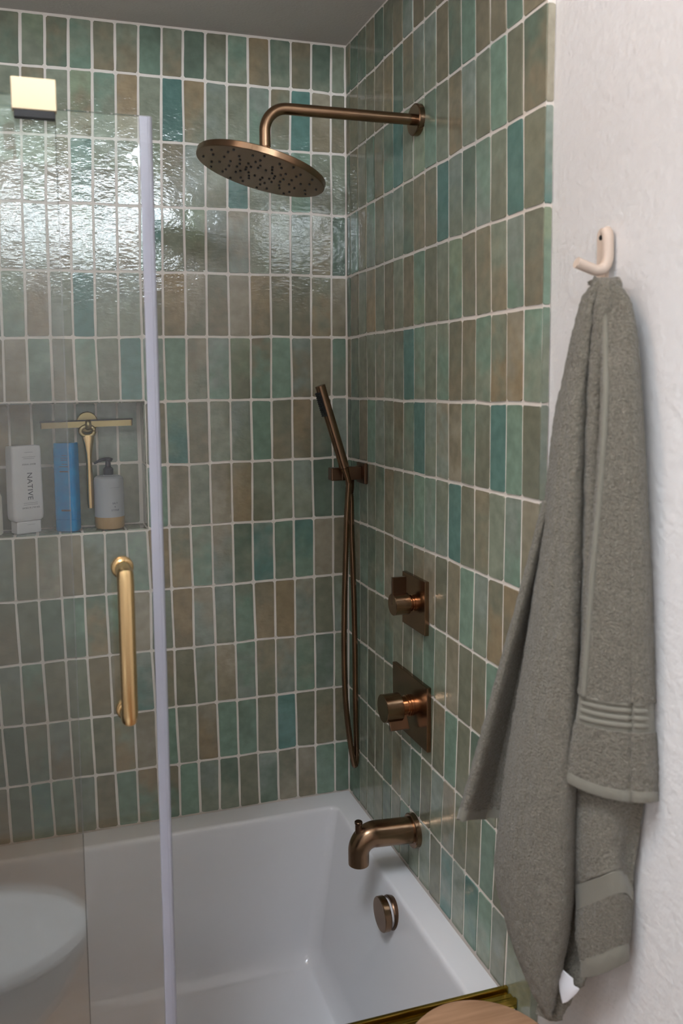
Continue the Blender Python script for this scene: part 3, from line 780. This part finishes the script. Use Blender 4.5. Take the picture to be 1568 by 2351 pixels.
inner = [[(1300, 1800, -.04), (1330, 1800, -.036), (1370, 1800, -.036)], [(1296, 2000, -.04), (1326, 2000, -.036), (1372, 2000, -.036)], [(1280, 2150, -.034), (1325, 2150, -.030), (1362, 2150, -.030)],
         [(1268, 2240, -.016), (1305, 2240, -.012), (1352, 2235, -.014)], [(1240, 2310, -.010), (1275, 2300, -.008), (1330, 2262, -.012)], [(1236, 2325, -.008), (1272, 2340, -.006), (1282, 2318, -.010)]]
sheet('inner_fold', inner, M_towel, seed=6, nv=7)
tg = [[(1293, 2226, .012), (1306, 2238, .013), (1316, 2246, .012)], [(1284, 2250, .013), (1300, 2262, .014), (1318, 2262, .013)], [(1286, 2278, .013), (1304, 2280, .014), (1330, 2272, .012)], [(1292, 2304, .011), (1296, 2302, .012), (1304, 2298, .011)]]
sheet('care_tag', tg, M_tag, thick=.0008, fuzz=0, nv=4)

# ------------------------------------------------------------------ niche things
ZS = NZ0 + .003
def text(body, size, mtx, mt, root, name='lettering', bold=0.0, space=1.0):
    cu = bpy.data.curves.new('t', 'FONT'); cu.body = body; cu.size = size; cu.align_x = 'CENTER'; cu.align_y = 'CENTER'
    cu.extrude = .00012; cu.offset = bold; cu.space_character = space
    ob = bpy.data.objects.new('t', cu); COL.objects.link(ob)
    me = bpy.data.meshes.new_from_object(ob); bpy.data.objects.remove(ob); bpy.data.curves.remove(cu)
    me.transform(mtx); o = link(name, me, mt, root); return o
def face_mtx(x, y, z, spin):
    """text plane on a -Y face at local (x,y,z); spin about the viewing axis (clockwise positive)"""
    return Matrix.Translation((x, y, z)) @ Matrix.Rotation(R(90), 4, 'X') @ Matrix.Rotation(-spin, 4, 'Z')
def print_line(root, x, y, z, w, h=.0009, mt=None, name='print_line'):
    bm = bmesh.new(); add_box(bm, (x-w/2, y-.0002, z-h/2), (x+w/2, y, z+h/2)); return bmobj(name, bm, mt or M_inkl, root)
# white body-wash bottle standing on its cap
nb = empty('body_wash_bottle', (-.8165, .046, ZS), 'white upended body wash bottle lettered NATIVE in the niche', 'bottle')
nb.rotation_euler = (0, 0, R(26))
bw, bd = .0390, .0215
bm = bmesh.new()
secs = [(.031, .86, .86), (.036, .97, .97), (.045, 1, 1), (.10, .99, 1), (.19, .965, .98), (.205, .955, .96), (.2115, .93, .90)]
rg = [[bm.verts.new(p) for p in rrect(-bw*a, bw*a, -bd*b, bd*b, .0075, z, 5)] for z, a, b in secs]
for a, b in zip(rg, rg[1:]):
    for i in range(len(a)): j = (i+1) % len(a); bm.faces.new((a[i], a[j], b[j], b[i]))
bm.faces.new(rg[0][::-1]); bm.faces.new(rg[-1]); bmobj('body', bm, M_white, nb, auto=40)
bm = bmesh.new(); add_box(bm, (-.0305, -.0185, 0), (.0305, .0185, .030), .0025, 3); bmobj('flip_cap', bm, M_white, nb)
yf = -bd - .0003
text('NATIVE', .0185, face_mtx(.0035, yf, .115, R(90)), M_ink, nb, bold=.0001, space=1.08)
text('BODY WASH', .0058, face_mtx(.0035, yf, .168, R(180)), M_ink, nb)
text('SEA SALT & CEDAR', .0052, face_mtx(.0045, yf, .063, R(180)), M_ink, nb)
for x, z, w in ((.0035, .1965, .021), (.0035, .1855, .034), (.0035, .1815, .028), (.004, .0745, .036), (.004, .0705, .036)): print_line(nb, x, yf+.0002, z, w)
print_line(nb, .004, -.0186, .0215, .020, .0006)
# blue bottle
bb = empty('shower_gel_bottle', (-.7170, .043, ZS), 'translucent blue shower gel bottle in the niche', 'bottle')
bb.rotation_euler = (0, 0, R(-24))
bm = bmesh.new()
secs = [(.000, .94, .94), (.004, 1, 1), (.028, 1, 1), (.0285, .97, .97), (.030, .97, .97), (.0305, 1, 1), (.12, 1.0, 1.0), (.20, .99, .99), (.213, .97, .97), (.216, .92, .92)]
rg = [[bm.verts.new(p) for p in rrect(-.0275*a, .0275*a, -.021*b, .021*b, .011, z, 6)] for z, a, b in secs]
for a, b in zip(rg, rg[1:]):
    for i in range(len(a)): j = (i+1) % len(a); bm.faces.new((a[i], a[j], b[j], b[i]))
bm.faces.new(rg[0][::-1]); bm.faces.new(rg[-1]); bmobj('body', bm, M_blue, bb, auto=40)
for x, z, w, h in ((.004, .186, .012, .0012), (.003, .180, .016, .0012), (.003, .175, .016, .0012), (.004, .165, .014, .0014), (.002, .159, .022, .0016), (.002, .147, .022, .0026), (.004, .052, .024, .0042)): print_line(bb, x, -.0212, z, w, h, M_ink)
# soap pump bottle
pb = empty('soap_pump_bottle', (-.6170, .045, ZS), 'frosted soap bottle with charcoal pump lettered SALT & STONE in the niche', 'bottle')
bm = bmesh.new(); add_lathe(bm, (0,0,0), (0,0,1), [(.030, .0360), (.118, .0360), (.126, .0345), (.130, .030), (.1315, .013), (.1345, .012)], 48); bmobj('frosted_body', bm, M_frost, pb, auto=30)
bm = bmesh.new(); add_lathe(bm, (0,0,0), (0,0,1), [(0, .031), (.001, .034), (.005, .0362), (.030, .0362)], 48); bmobj('amber_soap', bm, M_amber, pb, auto=30)
bm = bmesh.new(); add_lathe(bm, (0,0,0), (0,0,1), [(.133, .0125), (.148, .0125), (.151, .0095), (.154, .0068), (.168, .0062), (.169, .0085), (.173, .0085), (.174, .006)], 24); bmobj('pump_collar', bm, M_pump, pb, auto=30)
bm = bmesh.new(); add_tube(bm, catmull([(.010, -.001, .1685), (.004, 0, .1715), (-.010, -.002, .1715), (-.022, -.004, .168), (-.034, -.006, .1625)], 5), [.0042]*11+[.0038]*5+[.003]*5, 10); bmobj('spout', bm, M_pump, pb, smooth=True)
def ctext(body, size, z, ang):
    me_m = Matrix.Rotation(ang, 4, 'Z') @ face_mtx(0, -.0364, z, 0)
    text(body, size, me_m, M_ink, pb)
ctext('SALT', .0062, .065, R(18)); ctext('&', .0055, .0565, R(18)); ctext('STONE', .0062, .048, R(18))
bm = bmesh.new(); add_box(bm, (-.012, -.0366, .1035), (.012, -.0362, .1043)); bmesh.ops.rotate(bm, verts=bm.verts[:], cent=(0,0,0), matrix=Matrix.Rotation(R(18), 3, 'Z')); bmobj('print_line', bm, M_inkl, pb)
# cream bottle at the picture's edge
cb = empty('cream_bottle', (-.9035, .042, ZS), 'cream rounded bottle at the left end of the niche', 'bottle')
bm = bmesh.new(); add_lathe(bm, (0,0,0), (0,0,1), [(0, .031), (.003, .034), (.09, .034), (.105, .029), (.113, .016), (.116, .0155)], 36); bmobj('body', bm, M_cream, cb, auto=30)
bm = bmesh.new(); add_lathe(bm, (0,0,0), (0,0,1), [(.116, .017), (.140, .017), (.142, .015), (.142, 0)], 28); bmobj('cap', bm, M_cream, cb, auto=30)
# squeegee hook and squeegee
dc = at(200, 969, 1, NY-.001)
kh = empty('squeegee_hook', dc, 'round brass adhesive hook on the niche back wall', 'hook')
bm = bmesh.new(); add_lathe(bm, (0,0,0), (0,-1,0), [(.0, .0262), (.004, .0262), (.0055, .024), (.006, 0)], 40); bmobj('disc', bm, M_brassd, kh, auto=30)
bm = bmesh.new(); add_tube(bm, [(0, -.004, -.004), (0, -.020, -.008), (0, -.036, -.012), (.0005, -.043, -.009), (.0005, -.0455, .006)], [.006, .006, .0072, .0085, .0065], 14); bmobj('tongue', bm, M_brassd, kh, smooth=True)
sq = empty('squeegee', at(200, 985, 1, .050), 'brass shower squeegee hanging handle-down in the niche', 'squeegee')
a, b = at(94, 978, 1, .050), at(302, 970, 1, .050); d = (b-a).normalized(); c = (a+b)/2; up = Vector((0, 0, 1)); up = (up - d*up.dot(d)).normalized(); dp = Vector((0, 1, 0))
bm = bmesh.new(); obox(bm, c - sq.location, (d, up, dp), ((b-a).length/2, .0072, .0050)); bmesh.ops.bevel(bm, geom=bm.edges[:], offset=.001, segments=2, affect='EDGES'); bmobj('blade_bar', bm, M_brassd, sq)
bm = bmesh.new(); obox(bm, c + up*.0088 - sq.location, (d, up, dp), ((b-a).length/2+.003, .0022, .0012)); bmobj('rubber_blade', bm, M_black, sq)
for s in (a, b):
    bm = bmesh.new(); obox(bm, s + up*.001 - sq.location, (d, up, dp), (.0016, .0075, .0054)); bmobj('end_cap', bm, M_black, sq)
top, bot = at(202, 1000, 1, .046), at(208.5, 1166, 1, .046)
prof = [(0, .0150, .006), (.06, .0135, .0065), (.14, .0110, .007), (.24, .0082, .0072), (.34, .0072, .0072), (.6, .0078, .0072), (.9, .0082, .007), (1.0, .0070, .006)]
bm = bmesh.new(); rg = []
for t, w, dpt in prof:
    p = top.lerp(bot, t) - sq.location
    rg.append([bm.verts.new(p + Vector((w*math.cos(2*math.pi*k/16), dpt*math.sin(2*math.pi*k/16), 0))) for k in range(16)])
for q1, q2 in zip(rg, rg[1:]):
    for k in range(16): bm.faces.new((q1[k], q1[(k+1) % 16], q2[(k+1) % 16], q2[k]))
bm.faces.new(rg[0]); bm.faces.new(rg[-1][::-1]); bmobj('handle', bm, M_brass, sq, auto=50)
ec = at(200.5, 990, 1, .046) - sq.location
bm = bmesh.new(); pts = [ec + Vector((.0165*math.cos(R(t)), 0, .0125*math.sin(R(t)))) for t in range(0, 361, 15)]
add_tube(bm, pts, .0055, 12); bmobj('eyelet', bm, M_brassd, sq, smooth=True)

# ------------------------------------------------------------------ stool
st = empty('bath_stool', (-.158, -1.012, 0), 'round wooden stool beside the tub under the towel', 'stool')
bm = bmesh.new(); add_lathe(bm, (0,0,0), (0,0,1), [(.528, .100), (.533, .120), (.545, .1245), (.560, .1240), (.568, .118), (.570, .108), (.570, 0)], 64); bmobj('seat', bm, M_wood, st, auto=40)
for k in range(3):
    a = R(90+120*k); bm = bmesh.new()
    add_tube(bm, [(.13*math.cos(a), .13*math.sin(a), .0), (.075*math.cos(a), .075*math.sin(a), .532)], [.013, .017], 14); bmobj('leg', bm, M_wood, st, auto=40)
    bm = bmesh.new(); b2 = R(90+120*(k+1))
    add_tube(bm, [(.112*math.cos(a), .112*math.sin(a), .18), (.112*math.cos(b2), .112*math.sin(b2), .18)], .008, 10); bmobj('rung', bm, M_wood, st, auto=40)

# ------------------------------------------------------------------ flush ceiling lamp in the room behind the camera
cl_ = empty('ceiling_lamp', (-1.15, -1.15, ZH), 'round opal flush ceiling lamp with brass rim in the room', 'lamp')
bm = bmesh.new(); add_lathe(bm, (0,0,0), (0,0,-1), [(.0005, .13), (.025, .13), (.028, .125)], 40); bmobj('rim', bm, M_brass, cl_, auto=30)
bm = bmesh.new(); add_lathe(bm, (0,0,-.026), (0,0,-1), [(0, .122), (.02, .115), (.038, .08), (.045, 0)], 40)
M_opal = mat('opal_lit', (.9,.85,.8), .4, Emission_Color=(1.0, .70, .47, 1), Emission_Strength=21.0)
bmobj('opal_shade', bm, M_opal, cl_, auto=60)

# ------------------------------------------------------------------ toilet across from the hook wall (mirrored in the glass)
to = empty('toilet', (-1.10, -1.395, 0), 'white toilet with closed oval lid mirrored in the glass panel', 'toilet')
def oval(cx, cy, rx, ry, z, n=40, back=None):
    out = []
    for k in range(n):
        a = 2*math.pi*k/n; x = cx + rx*math.cos(a)*(1.0 if math.cos(a) > 0 else .78); y = cy + ry*math.sin(a)*(1 if math.cos(a) > 0 else 1.0)
        out.append(Vector((x, y, z)))
    return out
def loft(name, loops, mt, root, cap=True):
    bm = bmesh.new(); rg = [[bm.verts.new(p) for p in l] for l in loops]
    for a, b in zip(rg, rg[1:]):
        for i in range(len(a)): j = (i+1) % len(a); bm.faces.new((a[i], a[j], b[j], b[i]))
    bm.faces.new(rg[0][::-1]); bm.faces.new(rg[-1]); return bmobj(name, bm, mt, root, auto=45)
loft('bowl', [oval(.0, 0, .16, .10, 0), oval(.0, 0, .16, .10, .05), oval(.02, 0, .20, .11, .16), oval(.06, 0, .27, .155, .28), oval(.09, 0, .285, .175, .37), oval(.09, 0, .285, .175, .395)], M_porc, to)
loft('seat', [oval(.095, 0, .288, .178, .396), oval(.095, 0, .290, .180, .402), oval(.095, 0, .288, .178, .410)], M_porc, to)
loft('lid', [oval(.095, 0, .288, .178, .412), oval(.095, 0, .292, .182, .418), oval(.095, 0, .290, .180, .428), oval(.095, 0, .27, .165, .433)], M_porc, to)
bm = bmesh.new(); add_box(bm, (-.405, -.20, .39), (-.205, .20, .74), .02, 3); bmobj('tank', bm, M_porc, to, auto=40)
bm = bmesh.new(); add_box(bm, (-.415, -.21, .742), (-.195, .21, .775), .012, 3); bmobj('tank_lid', bm, M_porc, to, auto=40)
bm = bmesh.new(); add_box(bm, (-.40, -.12, 0), (-.10, .12, .392), .03, 3); bmobj('pedestal', bm, M_porc, to, auto=40)

# ------------------------------------------------------------------ trees outside the windows
def tree(name, loc, r, h, label, seed, nleaf=1500):
    """tall tree: bare trunk, dense crown shaped to block the higher sky, a few hanging sprays below it"""
    rg = random.Random(seed)
    t = empty(name, loc, label, 'tree', 'garden trees outside the windows')
    bm = bmesh.new(); add_tube(bm, [(0,0,0), (.05,0,h*.3), (-.03,.04,h*.55)], [.16, .12, .08], 10); bmobj('trunk', bm, M_bark, t, smooth=True)
    zc, rz = h*.66, h*.34
    bm = bmesh.new()
    bmesh.ops.create_icosphere(bm, subdivisions=4, radius=1.0)  # opaque core added to keep bright sky out of the glass reflection
    for w in bm.verts:
        k = .86 + .16*noise.noise(w.co*3.1 + Vector((seed, 0, 0)))
        w.co = Vector((w.co.x*r*k, w.co.y*r*k, zc + math.copysign(abs(w.co.z)**.45, w.co.z)*rz*k))
    bmobj('crown', bm, M_leaf, t, smooth=True)
    bm = bmesh.new()
    for _ in range(nleaf):
        while True:
            p = Vector((rg.uniform(-1,1), rg.uniform(-1,1), rg.uniform(-1,1)))
            if .8 < p.length < 1.05: break
        c = Vector((p.x*r, p.y*r, zc + p.z*rz))
        if rg.random() < .30: c = Vector((p.x*r, p.y*r*.6, rg.uniform(3.2, zc-rz*.6)))
        if c.z < zc-rz and noise.noise(Vector((c.x*.7, c.z*.9, seed))) < .05: continue
        s = rg.uniform(.08, .26)
        a = Vector((rg.gauss(0,1), rg.gauss(0,1), rg.gauss(0,.6))).normalized(); b = a.orthogonal().normalized()
        vs = [bm.verts.new(c + a*s), bm.verts.new(c + b*s*.5), bm.verts.new(c - a*s), bm.verts.new(c - b*s*.5)]
        bm.faces.new(vs)
    o = bmobj('leaves', bm, M_leaf, t); o['kind'] = 'stuff'
tree('garden_tree', (-1.2, -17.0, .1), 6.6, 17.5, 'nearer broad garden tree behind the rear window, its crown shaped to block sky', 3, 5600)
tree('garden_tree', (8.0, -33.0, .3), 7.5, 31.0, 'farther garden tree behind the rear window, its crown shaped to block sky', 8, 5600)
